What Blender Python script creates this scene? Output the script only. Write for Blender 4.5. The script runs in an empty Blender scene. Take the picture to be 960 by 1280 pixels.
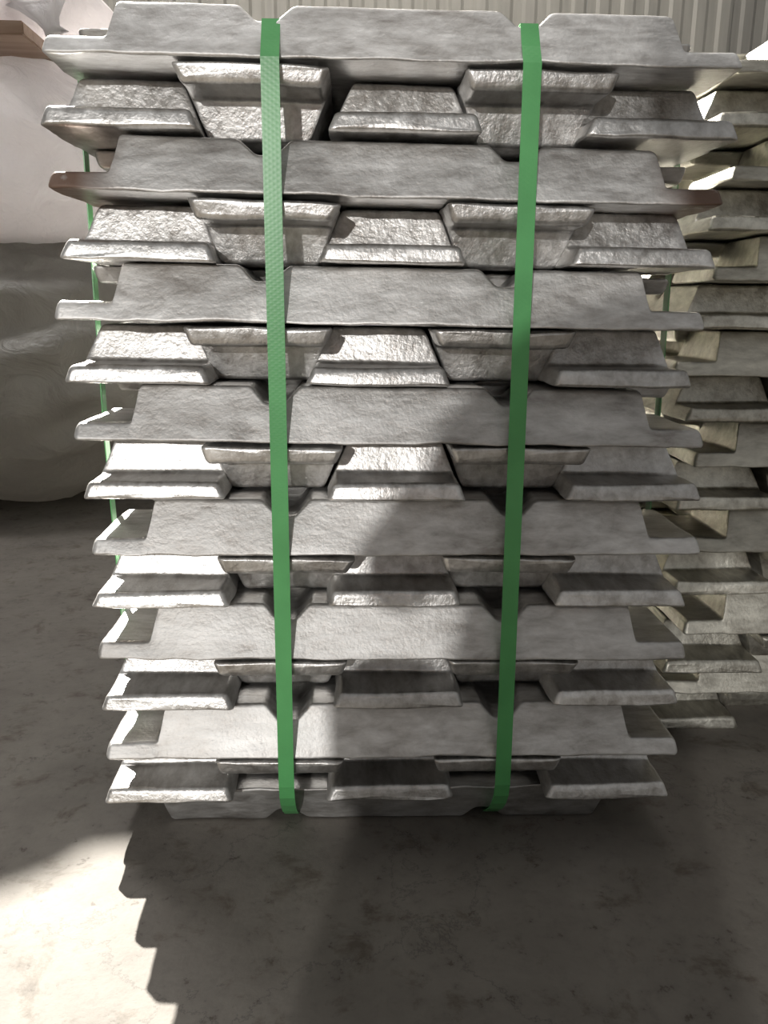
import bpy, bmesh, math, random
from mathutils import Vector, Matrix, noise
random.seed(7)
C = bpy.context.scene.collection
sc = bpy.context.scene

# ------------------------------------------------------------------ camera
FPX, W_PX, H_PX = 1030.2, 960, 1280
cam_d = bpy.data.cameras.new('camera'); cam = bpy.data.objects.new('camera', cam_d); C.objects.link(cam)
yaw, pit, rol = 0.0405, 0.2426, 0.0119
fw = Vector((math.sin(yaw)*math.cos(pit), math.cos(yaw)*math.cos(pit), -math.sin(pit)))
rt = Vector((math.cos(yaw), -math.sin(yaw), 0)); up = rt.cross(fw)
r2 = rt*math.cos(rol) + up*math.sin(rol); u2 = -rt*math.sin(rol) + up*math.cos(rol)
m = Matrix((r2, u2, -fw)).transposed().to_4x4(); m.translation = Vector((-0.0469, -0.8972, 0.660))
cam.matrix_world = m
cam_d.sensor_fit = 'VERTICAL'; cam_d.sensor_height = 24.0; cam_d.lens = FPX/H_PX*24.0
cam_d.clip_start = 0.02; cam_d.clip_end = 100
sc.camera = cam

# ------------------------------------------------------------------ view, world, lamps
vs = sc.view_settings
vs.view_transform = 'Standard'; vs.look = 'None'; vs.gamma = 1.0; vs.use_curve_mapping = False
vs.exposure = 0.32
w = bpy.data.worlds.new('hall_light'); sc.world = w; w.use_nodes = True
bgn = w.node_tree.nodes['Background']
bgn.inputs[0].default_value = (1.0, 0.985, 0.96, 1); bgn.inputs[1].default_value = 0.23

def aim(o, target):
    o.rotation_euler = (Vector(target) - o.location).to_track_quat('-Z', 'Y').to_euler()

def lamp(name, kind, loc, target, energy, color, **kw):
    d = bpy.data.lights.new(name, kind); d.energy = energy; d.color = color
    for k, v in kw.items(): setattr(d, k, v)
    o = bpy.data.objects.new(name, d); C.objects.link(o); o.location = loc; aim(o, target); return o

BT = Vector((-0.3, 0.0, 0.1)); BD = Vector((-0.47, 1.08, 1.0)).normalized()
lamp('flood_lamp_behind', 'SPOT', BT + BD*7.5, BT, 12500, (1.0, 0.95, 0.87),
     spot_size=math.radians(40), spot_blend=0.3, shadow_soft_size=0.05)
FT = Vector((0.13, 0.0, 0.33)); FD = Vector((-0.26, -1.0, 0.235)).normalized()
lamp('doorway_lamp_front', 'SPOT', FT + FD*7.0, FT, 780, (1.0, 0.975, 0.94),
     spot_size=math.radians(16.5), spot_blend=0.7, shadow_soft_size=0.06)
lamp('high_bay_lamp', 'AREA', (-1.7, 1.6, 5.0), (-1.5, 2.0, 0), 75, (1.0, 0.97, 0.96), shape='DISK', size=0.9)
lamp('wall_fill_lamp', 'AREA', (0.6, 4.6, 5.6), (0.4, 6.5, 2.6), 55, (1.0, 0.96, 0.9), shape='DISK', size=0.9)  # unseen fill lamp, added to brighten the back wall
lamp('high_bay_lamp_middle', 'AREA', (0.35, 0.22, 5.4), (0.3, 0.1, 0), 18, (1.0, 0.95, 0.9), shape='DISK', size=0.5)

# ------------------------------------------------------------------ material helpers
def new_mat(name):
    mt = bpy.data.materials.new(name); mt.use_nodes = True
    nt = mt.node_tree; p = nt.nodes['Principled BSDF']
    return mt, nt, p
def N(nt, t, **kw):
    n = nt.nodes.new(t)
    for k, v in kw.items():
        if k in n.inputs: n.inputs[k].default_value = v
        else: setattr(n, k, v)
    return n
def L(nt, a, ao, b, bi): nt.links.new(a.outputs[ao], b.inputs[bi])
def ramp(nt, pts):
    n = nt.nodes.new('ShaderNodeValToRGB'); cr = n.color_ramp
    while len(cr.elements) < len(pts): cr.elements.new(0.5)
    for e, (p, c) in zip(cr.elements, pts):
        e.position = p; e.color = c if len(c) == 4 else (*c, 1)
    return n
def g(v): return (v, v, v)

def aluminium(name, tint=(1, 1, 1), rust=False, dirt=0.5):
    mt, nt, p = new_mat(name)
    tc = N(nt, 'ShaderNodeTexCoord'); oi = N(nt, 'ShaderNodeObjectInfo')
    off = N(nt, 'ShaderNodeVectorMath', operation='MULTIPLY_ADD'); off.inputs[1].default_value = (1, 1, 1)
    mul = N(nt, 'ShaderNodeVectorMath', operation='SCALE'); mul.inputs[0].default_value = (7.3, 3.1, 5.7)
    L(nt, oi, 'Random', mul, 'Scale'); L(nt, tc, 'Object', off, 0); L(nt, mul, 0, off, 2)
    st = N(nt, 'ShaderNodeMapping'); st.inputs['Scale'].default_value = (0.38, 1, 1); L(nt, off, 0, st, 0)
    big = N(nt, 'ShaderNodeTexNoise', Scale=13.0, Detail=6.0, Roughness=0.65, Distortion=0.2); L(nt, st, 0, big, 'Vector')
    mid = N(nt, 'ShaderNodeTexNoise', Scale=70.0, Detail=6.0, Roughness=0.65, Distortion=0.3); L(nt, st, 0, mid, 'Vector')
    t = tint
    c1 = ramp(nt, [(0.36, (0.34*t[0], 0.32*t[1], 0.30*t[2])), (0.50, (0.60*t[0], 0.59*t[1], 0.575*t[2])), (0.64, (0.84*t[0], 0.835*t[1], 0.825*t[2]))])
    mx = N(nt, 'ShaderNodeMath', operation='MULTIPLY_ADD'); mx.inputs[1].default_value = 0.5
    hf = N(nt, 'ShaderNodeMath', operation='MULTIPLY'); hf.inputs[1].default_value = 0.5
    L(nt, big, 0, hf, 0); L(nt, mid, 0, mx, 0); L(nt, hf, 0, mx, 2); L(nt, mx, 0, c1, 0)
    # per-piece tone: no two pours alike
    tone = N(nt, 'ShaderNodeMapRange'); tone.inputs['To Min'].default_value = 0.82; tone.inputs['To Max'].default_value = 1.08
    L(nt, oi, 'Random', tone, 0)
    tm = N(nt, 'ShaderNodeVectorMath', operation='SCALE'); L(nt, c1, 0, tm, 0); L(nt, tone, 0, tm, 'Scale')
    col = tm
    if rust:
        rn = N(nt, 'ShaderNodeTexNoise', Scale=28.0, Detail=4.0, Roughness=0.6); L(nt, tc, 'Object', rn, 'Vector')
        sx = N(nt, 'ShaderNodeSeparateXYZ'); L(nt, tc, 'Object', sx, 0)
        ab = N(nt, 'ShaderNodeMath', operation='ABSOLUTE'); L(nt, sx, 0, ab, 0)
        mr = N(nt, 'ShaderNodeMapRange'); mr.inputs['From Min'].default_value = 0.27; mr.inputs['From Max'].default_value = 0.32; L(nt, ab, 0, mr, 0)
        rr = ramp(nt, [(0.26, g(0)), (0.40, g(1))]); L(nt, rn, 0, rr, 0)
        mm = N(nt, 'ShaderNodeMath', operation='MULTIPLY'); L(nt, mr, 0, mm, 0); L(nt, rr, 0, mm, 1)
        mixc = N(nt, 'ShaderNodeMix', data_type='RGBA'); L(nt, mm, 0, mixc, 0); L(nt, tm, 0, mixc, 6)
        mixc.inputs[7].default_value = (0.15, 0.095, 0.07, 1)
        nt.links.new(mixc.outputs[2], p.inputs['Base Color'])
        inv = N(nt, 'ShaderNodeMath', operation='MULTIPLY_ADD'); inv.inputs[1].default_value = -0.7; inv.inputs[2].default_value = 0.92
        L(nt, mm, 0, inv, 0); L(nt, inv, 0, p, 'Metallic')
    else:
        L(nt, tm, 0, p, 'Base Color'); p.inputs['Metallic'].default_value = 0.92
    # the end faces come out of the mould brighter and smoother than the long sides
    sn = N(nt, 'ShaderNodeSeparateXYZ'); L(nt, tc, 'Normal', sn, 0)
    an = N(nt, 'ShaderNodeMath', operation='ABSOLUTE'); L(nt, sn, 1, an, 0)
    sd = N(nt, 'ShaderNodeMapRange'); sd.inputs['From Min'].default_value = 0.35; sd.inputs['From Max'].default_value = 0.75
    sd.inputs['To Min'].default_value = 0.0; sd.inputs['To Max'].default_value = 0.17; L(nt, an, 0, sd, 0)
    rg = ramp(nt, [(0.3, g(0.33)), (0.7, g(0.47))]); L(nt, mid, 0, rg, 0)
    ra = N(nt, 'ShaderNodeMath', operation='ADD'); L(nt, rg, 0, ra, 0); L(nt, sd, 0, ra, 1); L(nt, ra, 0, p, 'Roughness')
    # cast skin: pitted grain plus broad flow marks
    fine = N(nt, 'ShaderNodeTexNoise', Scale=210.0, Detail=3.0, Roughness=0.55); L(nt, off, 0, fine, 'Vector')
    b1 = N(nt, 'ShaderNodeBump', Strength=0.6, Distance=0.0009); L(nt, fine, 0, b1, 'Height')
    b2 = N(nt, 'ShaderNodeBump', Strength=0.4, Distance=0.0016); L(nt, mid, 0, b2, 'Height'); L(nt, b1, 0, b2, 'Normal')
    L(nt, b2, 0, p, 'Normal')
    return mt

def strap_material():
    mt, nt, p = new_mat('green_strapping')
    tc = N(nt, 'ShaderNodeTexCoord')
    n = N(nt, 'ShaderNodeTexNoise', Scale=14.0, Detail=3.0); L(nt, tc, 'Object', n, 'Vector')
    r = ramp(nt, [(0.3, (0.075, 0.29, 0.095)), (0.7, (0.10, 0.37, 0.125))]); L(nt, n, 0, r, 0); L(nt, r, 0, p, 'Base Color')
    p.inputs['Roughness'].default_value = 0.33
    hs = []
    for a in (0.6, -0.6):
        mp = N(nt, 'ShaderNodeMapping'); mp.inputs['Rotation'].default_value = (0, a, 0); L(nt, tc, 'Object', mp, 0)
        wv = N(nt, 'ShaderNodeTexWave', Scale=70.0); wv.bands_direction = 'Z'; L(nt, mp, 0, wv, 'Vector'); hs.append(wv)
    mx = N(nt, 'ShaderNodeMath', operation='MULTIPLY'); L(nt, hs[0], 1, mx, 0); L(nt, hs[1], 1, mx, 1)
    b = N(nt, 'ShaderNodeBump', Strength=0.10, Distance=0.0004); L(nt, mx, 0, b, 'Height'); L(nt, b, 0, p, 'Normal')
    return mt

def floor_material():
    mt, nt, p = new_mat('worn_concrete')
    tc = N(nt, 'ShaderNodeTexCoord')
    n1 = N(nt, 'ShaderNodeTexNoise', Scale=6.0, Detail=10.0, Roughness=0.7, Distortion=0.2); L(nt, tc, 'Object', n1, 'Vector')
    n2 = N(nt, 'ShaderNodeTexNoise', Scale=42.0, Detail=8.0, Roughness=0.7, Distortion=0.15); L(nt, tc, 'Object', n2, 'Vector')
    r1 = ramp(nt, [(0.30, (0.105, 0.093, 0.080)), (0.60, (0.147, 0.134, 0.116)), (0.8, (0.185, 0.172, 0.151))]); L(nt, n1, 0, r1, 0)
    r2 = ramp(nt, [(0.33, (0.42, 0.37, 0.32)), (0.385, g(0.88)), (0.5, g(1))]); L(nt, n2, 0, r2, 0)
    mx = N(nt, 'ShaderNodeMix', data_type='RGBA', blend_type='MULTIPLY'); mx.inputs[0].default_value = 1.0
    L(nt, r1, 0, mx, 6); L(nt, r2, 0, mx, 7); n3 = N(nt, 'ShaderNodeTexNoise', Scale=13.0, Detail=7.0, Roughness=0.7, Distortion=0.3); L(nt, tc, 'Object', n3, 'Vector')
    r3 = ramp(nt, [(0.34, (0.55, 0.50, 0.45)), (0.40, (0.80, 0.77, 0.73)), (0.45, g(1))]); L(nt, n3, 0, r3, 0)
    m3 = N(nt, 'ShaderNodeMix', data_type='RGBA', blend_type='MULTIPLY'); m3.inputs[0].default_value = 1.0
    nt.links.new(mx.outputs[2], m3.inputs[6]); L(nt, r3, 0, m3, 7)
    vo = N(nt, 'ShaderNodeTexVoronoi', Scale=2.6); vo.feature = 'DISTANCE_TO_EDGE'
    wp = N(nt, 'ShaderNodeVectorMath', operation='MULTIPLY_ADD'); wp.inputs[1].default_value = (.16, .16, .16)
    L(nt, n3, 1, wp, 0); L(nt, tc, 'Object', wp, 2); L(nt, wp, 0, vo, 'Vector')
    r4 = ramp(nt, [(0.0, g(0.62)), (0.006, g(1))]); L(nt, vo, 'Distance', r4, 0)
    m4 = N(nt, 'ShaderNodeMix', data_type='RGBA', blend_type='MULTIPLY'); m4.inputs[0].default_value = 1.0
    nt.links.new(m3.outputs[2], m4.inputs[6]); L(nt, r4, 0, m4, 7)
    nt.links.new(m4.outputs[2], p.inputs['Base Color'])
    p.inputs['Roughness'].default_value = 0.7
    b = N(nt, 'ShaderNodeBump', Strength=0.35, Distance=0.004); L(nt, n2, 0, b, 'Height'); L(nt, b, 0, p, 'Normal')
    return mt

def bag_material(name, base, dirt):
    mt, nt, p = new_mat(name)
    tc = N(nt, 'ShaderNodeTexCoord')
    n1 = N(nt, 'ShaderNodeTexNoise', Scale=2.2, Detail=6.0, Roughness=0.6, Distortion=0.8); L(nt, tc, 'Object', n1, 'Vector')
    r1 = ramp(nt, [(0.32, dirt), (0.6, base)]); L(nt, n1, 0, r1, 0); L(nt, r1, 0, p, 'Base Color')
    p.inputs['Roughness'].default_value = 0.42
    n2 = N(nt, 'ShaderNodeTexNoise', Scale=7.0, Detail=5.0, Roughness=0.55, Distortion=1.5); L(nt, tc, 'Object', n2, 'Vector')
    b = N(nt, 'ShaderNodeBump', Strength=0.6, Distance=0.035); L(nt, n2, 0, b, 'Height'); L(nt, b, 0, p, 'Normal')
    tr = N(nt, 'ShaderNodeBsdfTranslucent'); L(nt, r1, 0, tr, 'Color'); L(nt, b, 0, tr, 'Normal')
    ms = N(nt, 'ShaderNodeMixShader'); ms.inputs[0].default_value = 0.5
    L(nt, p, 0, ms, 1); L(nt, tr, 0, ms, 2)
    L(nt, ms, 0, nt.nodes['Material Output'], 'Surface')
    return mt

def cladding_material(name, c):
    mt, nt, p = new_mat(name)
    tc = N(nt, 'ShaderNodeTexCoord')
    n1 = N(nt, 'ShaderNodeTexNoise', Scale=3.0, Detail=5.0); 
    mp = N(nt, 'ShaderNodeMapping'); mp.inputs['Scale'].default_value = (6, 6, 0.4); L(nt, tc, 'Object', mp, 0); L(nt, mp, 0, n1, 'Vector')
    r1 = ramp(nt, [(0.3, tuple(v*0.8 for v in c)), (0.7, c)]); L(nt, n1, 0, r1, 0); L(nt, r1, 0, p, 'Base Color')
    p.inputs['Roughness'].default_value = 0.5; p.inputs['Metallic'].default_value = 0.2
    return mt

ALU = aluminium('cast_aluminium')
ALU_RUST = aluminium('cast_aluminium_rust_marked', rust=True)
ALU_WARM = aluminium('cast_aluminium_dull_warm', tint=(0.99, 0.975, 0.885))
STRAP = strap_material(); CONC = floor_material()
BAG_W = bag_material('white_woven_bag', (0.80, 0.78, 0.79), (0.68, 0.66, 0.66))
BAG_SHADE = bag_material('shade_grey_woven_bag', (0.40, 0.385, 0.355), (0.30, 0.285, 0.26))  # guessed grey, darkened in place of the shade on the lower bag
CLAD = cladding_material('grey_cladding', (0.48, 0.46, 0.41)); CLAD_D = cladding_material('darker_cladding', (0.36, 0.345, 0.31))

def link(name, mesh, mat=None, parent=None, **props):
    o = bpy.data.objects.new(name, mesh); C.objects.link(o)
    if mat and not mesh.materials: mesh.materials.append(mat)
    if parent: o.parent = parent
    for k, v in props.items(): o[k] = v
    return o
def smooth(me):
    me.polygons.foreach_set('use_smooth', [True]*len(me.polygons)); me.update()

# ------------------------------------------------------------------ floor and back wall
fm = bpy.data.meshes.new('floor'); fm.from_pydata([(-9, -8, 0), (9, -8, 0), (9, 7.2, 0), (-9, 7.2, 0)], [], [(0, 1, 2, 3)])
link('floor', fm, CONC, kind='structure')

wall = bpy.data.objects.new('wall_back', None); C.objects.link(wall); wall['kind'] = 'structure'; wall.location = (0, 6.5, 0)
def sheet_mesh(width, h, pitch=0.2, d=0.016):
    xs, x = [], 0.0
    prof = []
    n = int(round(width/pitch))
    for i in range(n):
        x0 = i*pitch
        prof += [(x0, 0), (x0+pitch*.36, 0), (x0+pitch*.5, -d), (x0+pitch*.86, -d)]
    prof.append((n*pitch, 0))
    vs_ = [(x, y, z) for z in (0, h) for x, y in prof]; k = len(prof)
    fs = [(i, i+1, k+i+1, k+i) for i in range(k-1)]
    me = bpy.data.meshes.new('cladding_sheet'); me.from_pydata(vs_, [], fs); return me
SW = 1.2
sh = {}
for key, mt in (('a', CLAD), ('b', CLAD_D)):
    sh[key] = sheet_mesh(SW, 7.0); sh[key].materials.append(mt)
for i in range(14):
    x0 = 3.05 + (i-9)*SW
    o = link('cladding_sheet', sh['b' if i in (2, 9, 12) else 'a'], None, wall)
    o.location = (x0, (0.012 if i % 2 else 0.0), 0)

# ------------------------------------------------------------------ the ingot
IL, IW, IN_, IH, IT, IE = 0.70, 0.159, 0.108, 0.0612, 0.0200, 0.062
NX = 0.130
def fillet(pts, r, n=4):
    """round every corner of an open polyline (x, h) with n chords"""
    out = [pts[0]]
    for a, b, c in zip(pts, pts[1:], pts[2:]):
        a, b, c = Vector(a), Vector(b), Vector(c)
        d = min(r, (a-b).length*.45, (c-b).length*.45)
        p0, p1 = b+(a-b).normalized()*d, b+(c-b).normalized()*d
        for k in range(n+1):
            t = k/n; out.append(tuple(p0*(1-t)**2+b*2*t*(1-t)+p1*t*t))
    out.append(pts[-1]); return out
def spread(pts, step):
    out = []
    for a, b in zip(pts, pts[1:]):
        a_, b_ = Vector(a), Vector(b); k = max(1, int(math.ceil((b_-a_).length/step)))
        out += [tuple(a_.lerp(b_, j/k)) for j in range(k)]
    return out+[pts[-1]]
def ingot_mesh(seed, rough=1.0):
    rnd = random.Random(seed)
    xb = IL/2-IE
    na, nb, nd = 0.027, 0.010, 0.018
    RT = 0.0075                                              # rounding of the ear tips
    half = [(0, IH), (NX-na, IH), (NX-nb, IH-nd), (NX+nb, IH-nd), (NX+na, IH), (xb-0.009, IH), (xb, IT), (IL/2-RT, IT)]
    full = [(-x, h) for x, h in reversed(half[1:])] + half[1:]
    prof = spread(fillet(full, 0.0048), 0.016)
    st = [(x, h, 0.0) for x, h in prof]
    tip = []
    for k in range(1, 6):
        a = math.radians(90*k/5.6); tip.append((IL/2-RT+RT*math.sin(a), IT, RT*(1-math.cos(a))))
    st = [(-x, h, q) for x, h, q in reversed(tip)] + st + tip
    def hw(z): return IW/2-(IW-IN_)/2*z/IH
    def sec(x, h, q):
        """rounded trapezoid; q pulls the whole outline in at the tips"""
        zt = h-q*0.9; zb = q*0.55
        o = [(-hw(zb)+q, zb), (hw(zb)-q, zb), (hw(zt)-q, zt), (-hw(zt)+q, zt)]
        rad = [0.0042, 0.0042, 0.0050, 0.0050]
        p = []
        for i in range(4):
            a, b, c = Vector(o[i-1]), Vector(o[i]), Vector(o[(i+1) % 4])
            d = min(rad[i], (a-b).length*.42, (c-b).length*.42)
            p0, p1 = b+(a-b).normalized()*d, b+(c-b).normalized()*d
            for k in range(5):
                t = k/4; p.append(p0*(1-t)**2+b*2*t*(1-t)+p1*t*t)
            nxt = o[(i+1) % 4]; c2 = Vector(nxt); d2 = min(rad[(i+1) % 4], (c2-b).length*.42)
            e = c2+(b-c2).normalized()*d2; m_ = (7 if i % 2 == 0 else 3)
            for k in range(1, m_): p.append(p1.lerp(e, k/m_))
        return [(x, v.x, v.y) for v in p]
    bm = bmesh.new(); rings = [[bm.verts.new(v) for v in sec(*a)] for a in st]
    k = len(rings[0])
    for a, b in zip(rings, rings[1:]):
        for i in range(k): bm.faces.new((a[i], b[i], b[(i+1) % k], a[(i+1) % k]))
    for ring, fl in ((rings[0], 1), (rings[-1], -1)):
        c = bm.verts.new(sum((v.co for v in ring), Vector())/k)
        for i in range(k): bm.faces.new((ring[i], ring[(i+1) % k], c))
    bmesh.ops.recalc_face_normals(bm, faces=bm.faces)
    so = Vector((seed*3.7, seed*1.9, seed*5.3))
    for v in bm.verts:
        c = v.co.copy()
        lo = noise.noise_vector(c*14+so)*0.0021 + noise.noise_vector(c*48+so*2)*0.0008
        edge = max(0, 1-c.z/0.014)                          # ragged rim of the open face
        wob = noise.noise_vector(Vector((c.x*26, c.y*26, 0))+so*3)*0.0022 + noise.noise_vector(Vector((c.x*70, c.y*70, 0))+so)*0.0009
        lo += wob*edge
        if c.z < 0.0005 or c.z > IH-0.0005: lo.z *= 0.4
        lo.z = lo.z*0.8 + (0.0012*edge if abs(c.y) > IW*.40 else 0)*max(0, noise.noise(c*20+so*4)+.2)*2
        v.co = c + lo*rough
    for v in bm.verts:                                       # draft of the ear's front face
        w_ = max(0, (abs(v.co.x)-(IL/2-.016))/.016); v.co.x -= math.copysign(max(0, v.co.z)*.20*w_, v.co.x)
    me = bpy.data.meshes.new('ingot'); bm.to_mesh(me); bm.free(); smooth(me)
    t = bpy.data.objects.new('t', me); C.objects.link(t); md = t.modifiers.new('wn', 'WEIGHTED_NORMAL'); md.weight = 60
    dg = bpy.context.evaluated_depsgraph_get(); dg.update()
    m2 = bpy.data.meshes.new_from_object(t.evaluated_get(dg)); bpy.data.objects.remove(t); m2.name = 'ingot'
    return m2
VAR = [ingot_mesh(s+1) for s in range(6)]
for me in VAR: me.materials.append(ALU)
def variant(i, mat):
    key = (i, mat.name)
    if key not in variant.c:
        me = VAR[i].copy(); me.materials.clear(); me.materials.append(mat); variant.c[key] = me
    return variant.c[key]
variant.c = {}
ORD = ['zeroth', 'first', 'second', 'third', 'fourth', 'fifth', 'sixth', 'seventh', 'eighth', 'ninth', 'tenth', 'eleventh',
       'twelfth', 'thirteenth', 'fourteenth', 'fifteenth', 'sixteenth']
PITCH = 0.064

def put_ingot(cx, cy, zb, along_x, inverted, label, group, mat=ALU, tilt=0.0, spin=0.0, var=None, sz=1.0):
    i = random.randrange(6) if var is None else var
    o = link('ingot', VAR[i] if mat is ALU else variant(i, mat))
    R = Matrix.Rotation(spin, 4, 'Z') @ Matrix.Rotation(tilt, 4, 'Y')
    if not along_x: R = R @ Matrix.Rotation(math.pi/2, 4, 'Z')
    if random.random() < 0.5: R = R @ Matrix.Rotation(math.pi, 4, 'Z')
    if inverted: R = R @ Matrix.Translation((0, 0, IH)) @ Matrix.Rotation(math.pi, 4, 'X')
    o.matrix_world = Matrix.Translation((cx, cy, zb)) @ R @ Matrix.Diagonal((1, 1, sz, 1))
    o['label'] = label; o['category'] = 'ingot'; o['group'] = group
    return o

# near stack: fifteen courses, odd ones crosswise (long side to the lens), even ones end-on
ZL1 = 0.8974
SHX = [-.0022, -.0074, -.0114, -.0011, .0085, .0064, .0073]
TLT = [-.0004, -.0045, -.0031, -.0023, .0005, -.0034, .0005]
ENDX = {2: (-.2837, -.1486, .0059, .1439, .2725), 4: (-.2724, -.1367, -.0041, .1291, .2629), 6: (-.2796, -.1497, -.0153, .1219, .2532),
        8: (-.2707, -.1358, .0040, .1439, .2721), 10: (-.2671, -.1253, .0054, .1380, .2723), 12: (-.2648, -.1300, .0100, .1440, .2734),
        14: (-.2715, -.1326, .0023, .1324, .2732)}
SP = 0.1345
FRONT_LABEL = {
 1: 'topmost front crosswise ingot of the near stack, ragged bright lower rim',
 3: 'front crosswise ingot with brown rust on both ear tips, third course of near stack',
 5: 'front crosswise ingot of the fifth course of near stack, evenly grey',
 7: 'front crosswise ingot of the seventh course of near stack, half in shadow',
 9: 'front crosswise ingot of the ninth course of near stack, left ear top showing',
 11: 'front crosswise ingot of the eleventh course of near stack',
 13: 'front crosswise ingot lowest of the protruding ones in near stack, thirteenth course'}
POS = ['leftmost', 'second from left', 'middle', 'fourth from left', 'rightmost']
rs = random.Random(3)
for c in range(1, 16):
    zb = ZL1-(c-1)*PITCH
    if c == 15: zb = 0.001
    for k in range(5):
        inv = k % 2 == 1
        jit = rs.uniform(-.003, .003)
        if c % 2:
            y = 0.0795+SP*k
            if c == 15:
                lab = 'dark base ingot lying crosswise at the front under the near stack' if k == 0 else f'{ORD[k+1]} base ingot from the front, bottom course of the near stack'
                put_ingot(0.0+jit, y+0.045, zb, True, k % 2 == 0, lab, 'base ingots under the near stack')
                continue
            if k == 0: lab = FRONT_LABEL[c]
            else: lab = f'{"upside-down" if inv else "upright"} crosswise ingot {ORD[k+1]} from the front, {ORD[c]} course of near stack'
            i = (c-1)//2
            put_ingot(SHX[i]+(0 if k == 0 else rs.uniform(-.012, .012)), y, zb, True, inv, lab, 'crosswise ingots of the near stack',
                      mat=ALU_RUST if (c == 3 and k == 0) else ALU, tilt=math.atan(-TLT[i]*0.75/.35), var=(c+2*k) % 6, sz={1: .90, 3: .95}.get(c, 1))
        else:
            i = (c-2)//2
            tl = (TLT[i]+TLT[min(i+1, 6)])*0.5*0.75
            lab = f'end-on {"upside-down" if inv else "upright"} ingot, {POS[k]} in the {ORD[c]} course of near stack'
            put_ingot(ENDX[c][k], 0.351+rs.uniform(-.002, .007), zb, False, inv, lab, 'end-on ingots of the near stack',
                      tilt=math.atan(-tl/.35), spin=rs.uniform(-.008, .008), var=(c*2+k) % 6)

# far stack on the right: one course taller
S2X, S2Y, S2Z1 = 0.795, 0.24, 0.190+12*0.0638
for c in range(1, 17):
    zb = S2Z1-(c-1)*0.0638
    for k in range(5):
        inv = k % 2 == 1
        if c % 2:
            if c == 15: y = S2Y+0.0795+SP*k+0.06
            else: y = S2Y+0.0795+SP*k
            lab = f'{"upside-down" if inv else "upright"} crosswise ingot {ORD[k+1]} from front, {ORD[c]} course of the right-hand stack'
            put_ingot(S2X+rs.uniform(-.012, .010)+(-.035 if c == 7 and k == 0 else 0), y, zb, True, inv, lab, 'crosswise ingots of the right-hand stack', mat=ALU_WARM)
        else:
            dy = 0.07 if c == 16 else 0
            lab = f'end-on {"upside-down" if inv else "upright"} ingot, {POS[k]} in the {ORD[c]} course of right-hand stack'
            put_ingot(S2X+(-.292+.146*k)+rs.uniform(-.006, .006), S2Y+0.35+dy+rs.uniform(-.01, .006), zb, False, inv, lab,
                      'end-on ingots of the right-hand stack', mat=ALU_WARM, spin=rs.uniform(-.012, .012))

# ------------------------------------------------------------------ packing straps
def ribbon(path, axis, width, name, thick=0.0013):
    """closed loop; path = points in the loop plane (3-D), axis = unit vector across the band"""
    pts = [Vector(p) for p in path]; n = len(pts); ax = Vector(axis)
    bm = bmesh.new(); rings = []
    for i, p in enumerate(pts):
        t = (pts[(i+1) % n]-pts[i-1]).normalized(); nn = t.cross(ax).normalized()
        rings.append([bm.verts.new(p+ax*(width/2*s)+nn*(thick/2*q)) for s, q in ((-1, -1), (1, -1), (1, 1), (-1, 1))])
    for i in range(n):
        a, b = rings[i], rings[(i+1) % n]
        for j in range(4): bm.faces.new((a[j], b[j], b[(j+1) % 4], a[(j+1) % 4]))
    bmesh.ops.recalc_face_normals(bm, faces=bm.faces)
    me = bpy.data.meshes.new(name); bm.to_mesh(me); bm.free(); return me
def dense(pts, step=0.02, closed=True):
    out = []
    n = len(pts)
    for i in range(n):
        a, b = Vector(pts[i]), Vector(pts[(i+1) % n]); k = max(1, int((b-a).length/step))
        out += [a.lerp(b, j/k) for j in range(k)]
    return out
TOPN = ZL1+(IH-0.018)*.90+0.0012
def front_strap(xt, xb, label, ytop=0.0):
    p = [(0, 0.0195, TOPN), (0, 0.006, 0.915), (0, -0.0055, 0.897), (0, -0.0055, 0.45), (0, -0.0065, 0.125), (0, -0.0055, 0.096), (0, 0.001, 0.077), (0, 0.014, 0.058), (0, 0.034, 0.037), (0, 0.066, 0.012),
         (0, 0.090, 0.0035), (0, 0.62, 0.0035), (0, 0.705, 0.08), (0, 0.707, 0.45), (0, 0.707, 0.9), (0, 0.68, ZL1+IH+.001), (0, 0.12, ZL1+IH+.001), (0, 0.11, TOPN)]
    pts = [Vector((xt+(xb-xt)*(1-q.z/0.95), q.y, q.z+(ytop if q.z > .93 else 0))) for q in dense(p)]
    return link('packing_strap', ribbon(pts, (1, 0, 0), 0.0185, 'packing_strap'), STRAP, label=label, category='strap', group='green straps round the near stack')
front_strap(-0.128, -0.1245, 'left green plastic strap running down the front of the near stack')
front_strap(0.1305, 0.139, 'right green plastic strap running down the front of the near stack', .0015)
def side_strap(yl, yr, label, sx=0.0, xc=0.0, zt=ZL1+IH+0.001, zb=0.066, group='green straps round the near stack'):
    p = [(-0.362, 0, zt-.03), (-0.34, 0, zt), (0.34, 0, zt), (0.362, 0, zt-.03), (0.368, 0, 0.5), (0.362, 0, zb+.03), (0.30, 0, zb), (-0.30, 0, zb), (-0.351, 0, zb+.03), (-0.361, 0, 0.5)]
    pts = [Vector((q.x+xc, yl+(yr-yl)*(q.x+0.36)/0.72, q.z)) for q in dense(p, 0.04)]
    return link('packing_strap', ribbon(pts, (0, 1, 0), 0.0185, 'packing_strap'), STRAP, label=label, category='strap', group=group)
side_strap(0.163, 0.205, 'green strap passing down the left side of the near stack, nearer one')
side_strap(0.470, 0.455, 'green strap passing down both sides of near stack, rear one')

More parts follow.
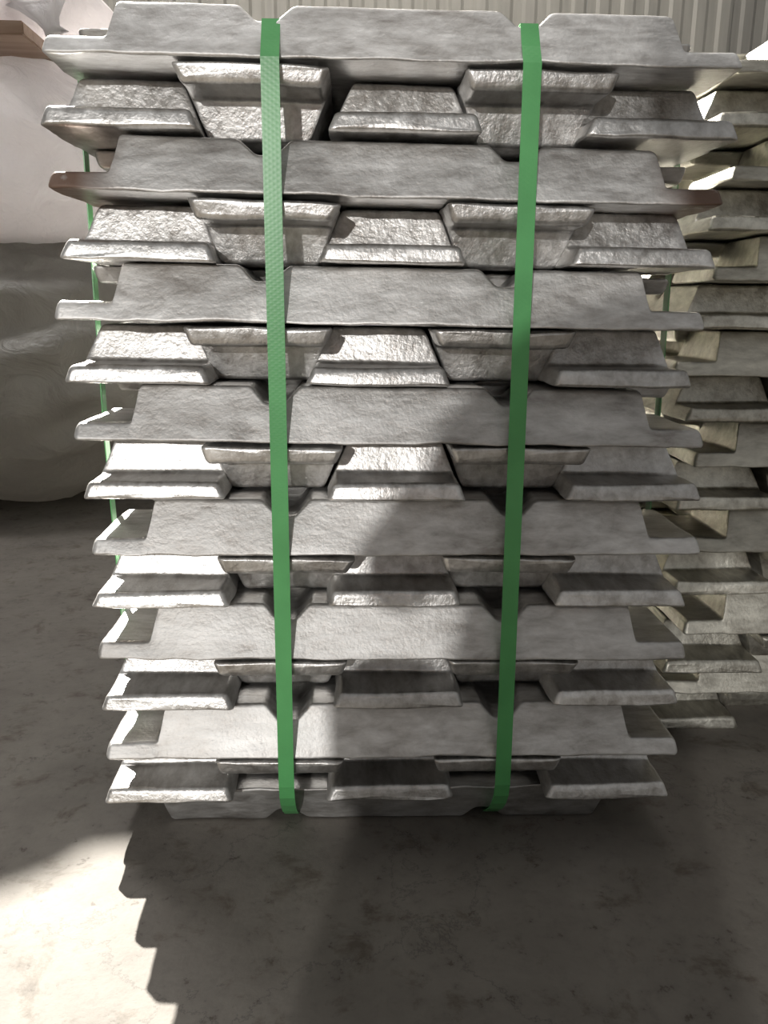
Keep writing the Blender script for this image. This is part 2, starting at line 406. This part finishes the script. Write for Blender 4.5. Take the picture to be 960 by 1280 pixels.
# ------------------------------------------------------------------ bulk bags
def bag_mesh(name, sx, sy, sz, seed, bulge=0.10, crease=0.03, p=3.2, sag=0.0):
    bm = bmesh.new(); bmesh.ops.create_cube(bm, size=2.0)
    bmesh.ops.subdivide_edges(bm, edges=bm.edges[:], cuts=31, use_grid_fill=True)
    so = Vector((seed*2.3, seed*4.1, seed*1.7))
    for v in bm.verts:
        c = v.co
        r = (abs(c.x)**p+abs(c.y)**p+abs(c.z)**p)**(1/p); c = c/r
        b = 1+bulge*(1-c.z*c.z)*(1.0 - 0.25*c.z)
        q = Vector((c.x*sx/2*b/(1+bulge), c.y*sy/2*b/(1+bulge), (c.z*0.5+0.5)*sz))
        wv = Vector((q.x*1.3+q.z*.9, q.y*1.3, q.z*3.2-q.x*.8))
        rdg = 1-abs(noise.noise(wv*1.7+so))*2
        rdg2 = 1-abs(noise.noise(wv*4.3+so*2))*2
        out = Vector((c.x, c.y, c.z*0.5)).normalized()
        k = crease*(rdg*0.8+rdg2*0.35)
        if q.z < 0.02: k *= 0.1
        q += out*k
        q.z = max(q.z, 0.0)
        v.co = q
    me = bpy.data.meshes.new(name); bm.to_mesh(me); bm.free(); smooth(me); return me
def bag(loc, size, seed, mat, label, rot=0.0, group='woven bulk bags behind the stacks', tilt=0.0, **kw):
    e = bpy.data.objects.new('bulk_bag', None); C.objects.link(e); e.location = loc; e.rotation_euler = (0, -tilt, rot)
    e['label'] = label; e['category'] = 'bag'; e['group'] = group
    link('bag_body', bag_mesh('bag_body', *size, seed, **kw), mat, e)
    return e
bag((-1.30, 2.20, 0), (1.50, 1.40, 0.93), 1, BAG_SHADE, 'shade-grey bulk bag on the floor, lowest of the pile at the left', rot=0.03, p=2.3, bulge=.12, crease=.06)
bag((-1.30, 2.27, 0.72), (1.32, 1.32, 0.68), 4, BAG_W, 'whitish bulk bag lying on the grey bag at the left', rot=-0.02, p=2.6, crease=.045, tilt=0.09)
bag((-1.685, 2.29, 1.41), (1.26, 1.2, 0.345), 2, BAG_W, 'flat whitish bulk bag on top of the pile, upper left corner', p=5, bulge=.03, crease=.015)
cream = bag((-1.10, 2.0, 1.41), (0.62, 0.7, 0.20), 6, BAG_W, 'small slumped cream bag with a tied spout, on the brown board of the pile', p=2.3, bulge=.05, crease=.02)
# its gathered spout hangs over the front edge of the board
bm = bmesh.new(); rr_ = []
for k, (px, py, pz, r) in enumerate(((.16, -.22, .10, .10), (.19, -.33, .07, .085), (.215, -.385, .03, .055), (.235, -.405, -.01, .028), (.245, -.408, -.03, .020), (.26, -.41, -.045, .028))):
    rr_.append([bm.verts.new((px+math.cos(a)*r*(1+.18*math.sin(5*a)), py+math.sin(a)*r*.6*(1+.18*math.sin(5*a)), pz+.25*r*math.cos(a))) for a in [2*math.pi*i/30 for i in range(30)]])
for a, b in zip(rr_, rr_[1:]):
    for i in range(30): bm.faces.new((a[i], a[(i+1) % 30], b[(i+1) % 30], b[i]))
bm.faces.new(rr_[-1]); bmesh.ops.recalc_face_normals(bm, faces=bm.faces)
sp_ = bpy.data.meshes.new('spout'); bm.to_mesh(sp_); bm.free(); smooth(sp_); link('spout', sp_, BAG_W, cream)
bm = bmesh.new(); bmesh.ops.create_cube(bm, size=1)
for v in bm.verts: v.co = Vector((v.co.x*1.5, v.co.y*1.18, v.co.z*.036))
bmesh.ops.bevel(bm, geom=bm.edges[:], offset=.004, segments=2, affect='EDGES')
bd = bpy.data.meshes.new('board'); bm.to_mesh(bd); bm.free()
mt, nt, p = new_mat('brown_board'); tc = N(nt, 'ShaderNodeTexCoord'); mp = N(nt, 'ShaderNodeMapping'); mp.inputs['Scale'].default_value = (1, 9, 9); L(nt, tc, 'Object', mp, 0)
n = N(nt, 'ShaderNodeTexNoise', Scale=4.0, Detail=6.0); L(nt, mp, 0, n, 'Vector'); r = ramp(nt, [(.3, (.26, .17, .12)), (.7, (.40, .29, .22))]); L(nt, n, 0, r, 0); L(nt, r, 0, p, 'Base Color')
link('board', bd, mt, None, label='brown board between the whitish bags near the upper left corner', category='board').location = (-1.70, 2.24, 1.395)
bag((0.75, 2.6, 0), (1.45, 1.3, 1.10), 5, BAG_W, 'pale bulk bag behind the gap between the two stacks')

# ------------------------------------------------------------------ the person taking the picture (stands behind the lens; casts the shadow on the stack)
def photographer():
    root = bpy.data.objects.new('person', None); C.objects.link(root)
    root['label'] = 'person squatting in dark work clothes, holding up a phone with both hands'; root['category'] = 'person'
    V, E_, Rr, col = [], [], [], []
    def add(p, r, par=None, c=0):
        V.append(Vector(p)); Rr.append(r); col.append(c)
        if par is not None: E_.append((par, len(V)-1))
        return len(V)-1
    cx = -0.035
    pel = add((-.21, -1.62, 0.40), .130, None, 1)
    wst = add((-.22, -1.56, 0.55), .112, pel, 0); ch = add((-.17, -1.47, 0.74), .128, wst, 0)
    up_ = add((-.03, -1.41, 0.865), .100, ch, 0); nk = add((-.01, -1.38, 0.955), .050, up_, 2)
    hb = add((cx, -1.35, 1.03), .070, nk, 2); hm = add((cx, -1.34, 1.09), .086, hb, 2); add((cx, -1.35, 1.16), .062, hm, 2)
    nz = add((cx, -1.262, 1.068), .020, hm, 2); add((cx, -1.243, 1.056), .013, nz, 2)
    for q in (-1, 1): er = add((cx+q*.076, -1.35, 1.075), .018, hm, 2); add((cx+q*.090, -1.36, 1.082), .016, er, 2)
    for s in (-1, 1):
        hip = add((-.21+s*.075, -1.58, 0.38), .100, pel, 1); mt_ = add((-.21+s*.09, -1.38, 0.47), .080, hip, 1)
        kn = add((-.215+s*.085, -1.19, 0.525), .062, mt_, 1); cf = add((-.21+s*.085, -1.29, 0.31), .056, kn, 1)
        an = add((-.21+s*.085, -1.38, 0.10), .043, cf, 1); hl = add((-.21+s*.09, -1.32, 0.050), .045, an, 3); add((-.21+s*.10, -1.17, 0.036), .034, hl, 3)
        sh_ = add((-.025+s*.175, -1.40, 0.862), .064, up_, 0); ua = add((-.025+s*.225 - (.03 if s > 0 else 0), -1.33, 0.76), .052, sh_, 0)
        el = add((-.305 if s < 0 else .17, -1.24, 0.640), .045, ua, 0); fa = add((cx+s*.20, -1.11, 0.640), .038, el, 0)
        wr = add((cx+s*.105, -1.005, 0.640), .027, fa, 2); pm = add((cx+s*.066, -0.962, 0.648), .026, wr, 2)
        for j, (dz, ln) in enumerate(((.030, .9), (.012, 1.0), (-.007, .95), (-.025, .75))):
            a = add((cx+s*.058, -0.940, 0.655+dz), .0088, pm, 2); b = add((cx+s*.050, -0.922, 0.658+dz*1.2), .0082, a, 2)
            add((cx+s*(.050-.028*ln), -0.9165, 0.660+dz*1.2), .0074, b, 2)
        a = add((cx+s*.052, -0.972, 0.672), .0100, pm, 2); add((cx+s*.032, -0.948, 0.690), .0085, a, 2)
    me = bpy.data.meshes.new('body'); me.from_pydata(V, E_, [])
    o = bpy.data.objects.new('body', me); C.objects.link(o)
    md = o.modifiers.new('skin', 'SKIN'); md.use_smooth_shade = True
    for i, r in enumerate(Rr): me.skin_vertices[0].data[i].radius = (r, r); me.skin_vertices[0].data[i].use_root = (i == 0)
    sb = o.modifiers.new('sub', 'SUBSURF'); sb.levels = 2; sb.render_levels = 2
    dg = bpy.context.evaluated_depsgraph_get(); dg.update()
    m2 = bpy.data.meshes.new_from_object(o.evaluated_get(dg)); o.modifiers.clear(); o.data = m2
    cols = [(0.045, 0.055, 0.08), (0.03, 0.03, 0.035), (0.52, 0.33, 0.24), (0.05, 0.045, 0.04)]
    m2.materials.clear()
    for i, c in enumerate(cols):
        mt, nt, p = new_mat(('jacket', 'trousers', 'skin', 'shoe')[i]); p.inputs['Roughness'].default_value = .7
        n = N(nt, 'ShaderNodeTexNoise', Scale=40.0); r = ramp(nt, [(.3, tuple(v*.85 for v in c)), (.7, c)]); L(nt, n, 0, r, 0); L(nt, r, 0, p, 'Base Color')
        m2.materials.append(mt)
    for f in m2.polygons:
        d = [( (f.center-v).length-Rr[i], i) for i, v in enumerate(V)]
        f.material_index = col[min(d)[1]]; f.use_smooth = True
    o.parent = root
    # hair cap, nose and ears on the head
    bm = bmesh.new(); bmesh.ops.create_uvsphere(bm, u_segments=20, v_segments=12, radius=.098)
    for v in bm.verts:
        v.co.z *= 1.05
        if v.co.z < -.02 + max(0, v.co.y)*1.1: v.co *= .72
    h = bpy.data.meshes.new('hair'); bm.to_mesh(h); bm.free(); smooth(h)
    mt, nt, p = new_mat('dark_hair'); n = N(nt, 'ShaderNodeTexNoise', Scale=90.0); r = ramp(nt, [(.3, g(.01)), (.7, g(.03))]); L(nt, n, 0, r, 0); L(nt, r, 0, p, 'Base Color')
    link('hair', h, mt, root).location = (cx, -1.36, 1.115)
    for q in (-1, 1):
        bm = bmesh.new(); bmesh.ops.create_uvsphere(bm, u_segments=12, v_segments=8, radius=.011)
        ey = bpy.data.meshes.new('eye'); bm.to_mesh(ey); bm.free(); smooth(ey); link('eye', ey, mt, root).location = (cx+q*.031, -1.263, 1.088)
    bm = bmesh.new(); bmesh.ops.create_uvsphere(bm, u_segments=12, v_segments=8, radius=.02)
    for v in bm.verts: v.co.y *= .4; v.co.z *= .28
    mo = bpy.data.meshes.new('mouth'); bm.to_mesh(mo); bm.free(); smooth(mo)
    lp, nt_, p_ = new_mat('lips'); n_ = N(nt_, 'ShaderNodeTexNoise', Scale=80.0); r_ = ramp(nt_, [(.3, (.36, .16, .13)), (.7, (.42, .2, .17))]); L(nt_, n_, 0, r_, 0); L(nt_, r_, 0, p_, 'Base Color')
    link('mouth', mo, lp, root).location = (cx, -1.268, 1.028)
    # the phone, its back to the stack, just behind the lens point
    bm = bmesh.new(); bmesh.ops.create_cube(bm, size=1)
    for v in bm.verts: v.co = Vector((v.co.x*.072, v.co.y*.008, v.co.z*.146))
    bmesh.ops.bevel(bm, geom=bm.edges[:], offset=.0035, segments=3, affect='EDGES')
    pm_ = bpy.data.meshes.new('phone'); bm.to_mesh(pm_); bm.free()
    mt, nt, p = new_mat('phone_case'); n = N(nt, 'ShaderNodeTexNoise', Scale=60.0); r = ramp(nt, [(.3, g(.02)), (.7, g(.03))]); L(nt, n, 0, r, 0); L(nt, r, 0, p, 'Base Color')
    ph = link('phone', pm_, mt, None, label='dark phone held up by the squatting person', category='phone'); ph.location = (cx+.010, -0.934, 0.652); ph.rotation_euler = (pit, 0, 0)
photographer()
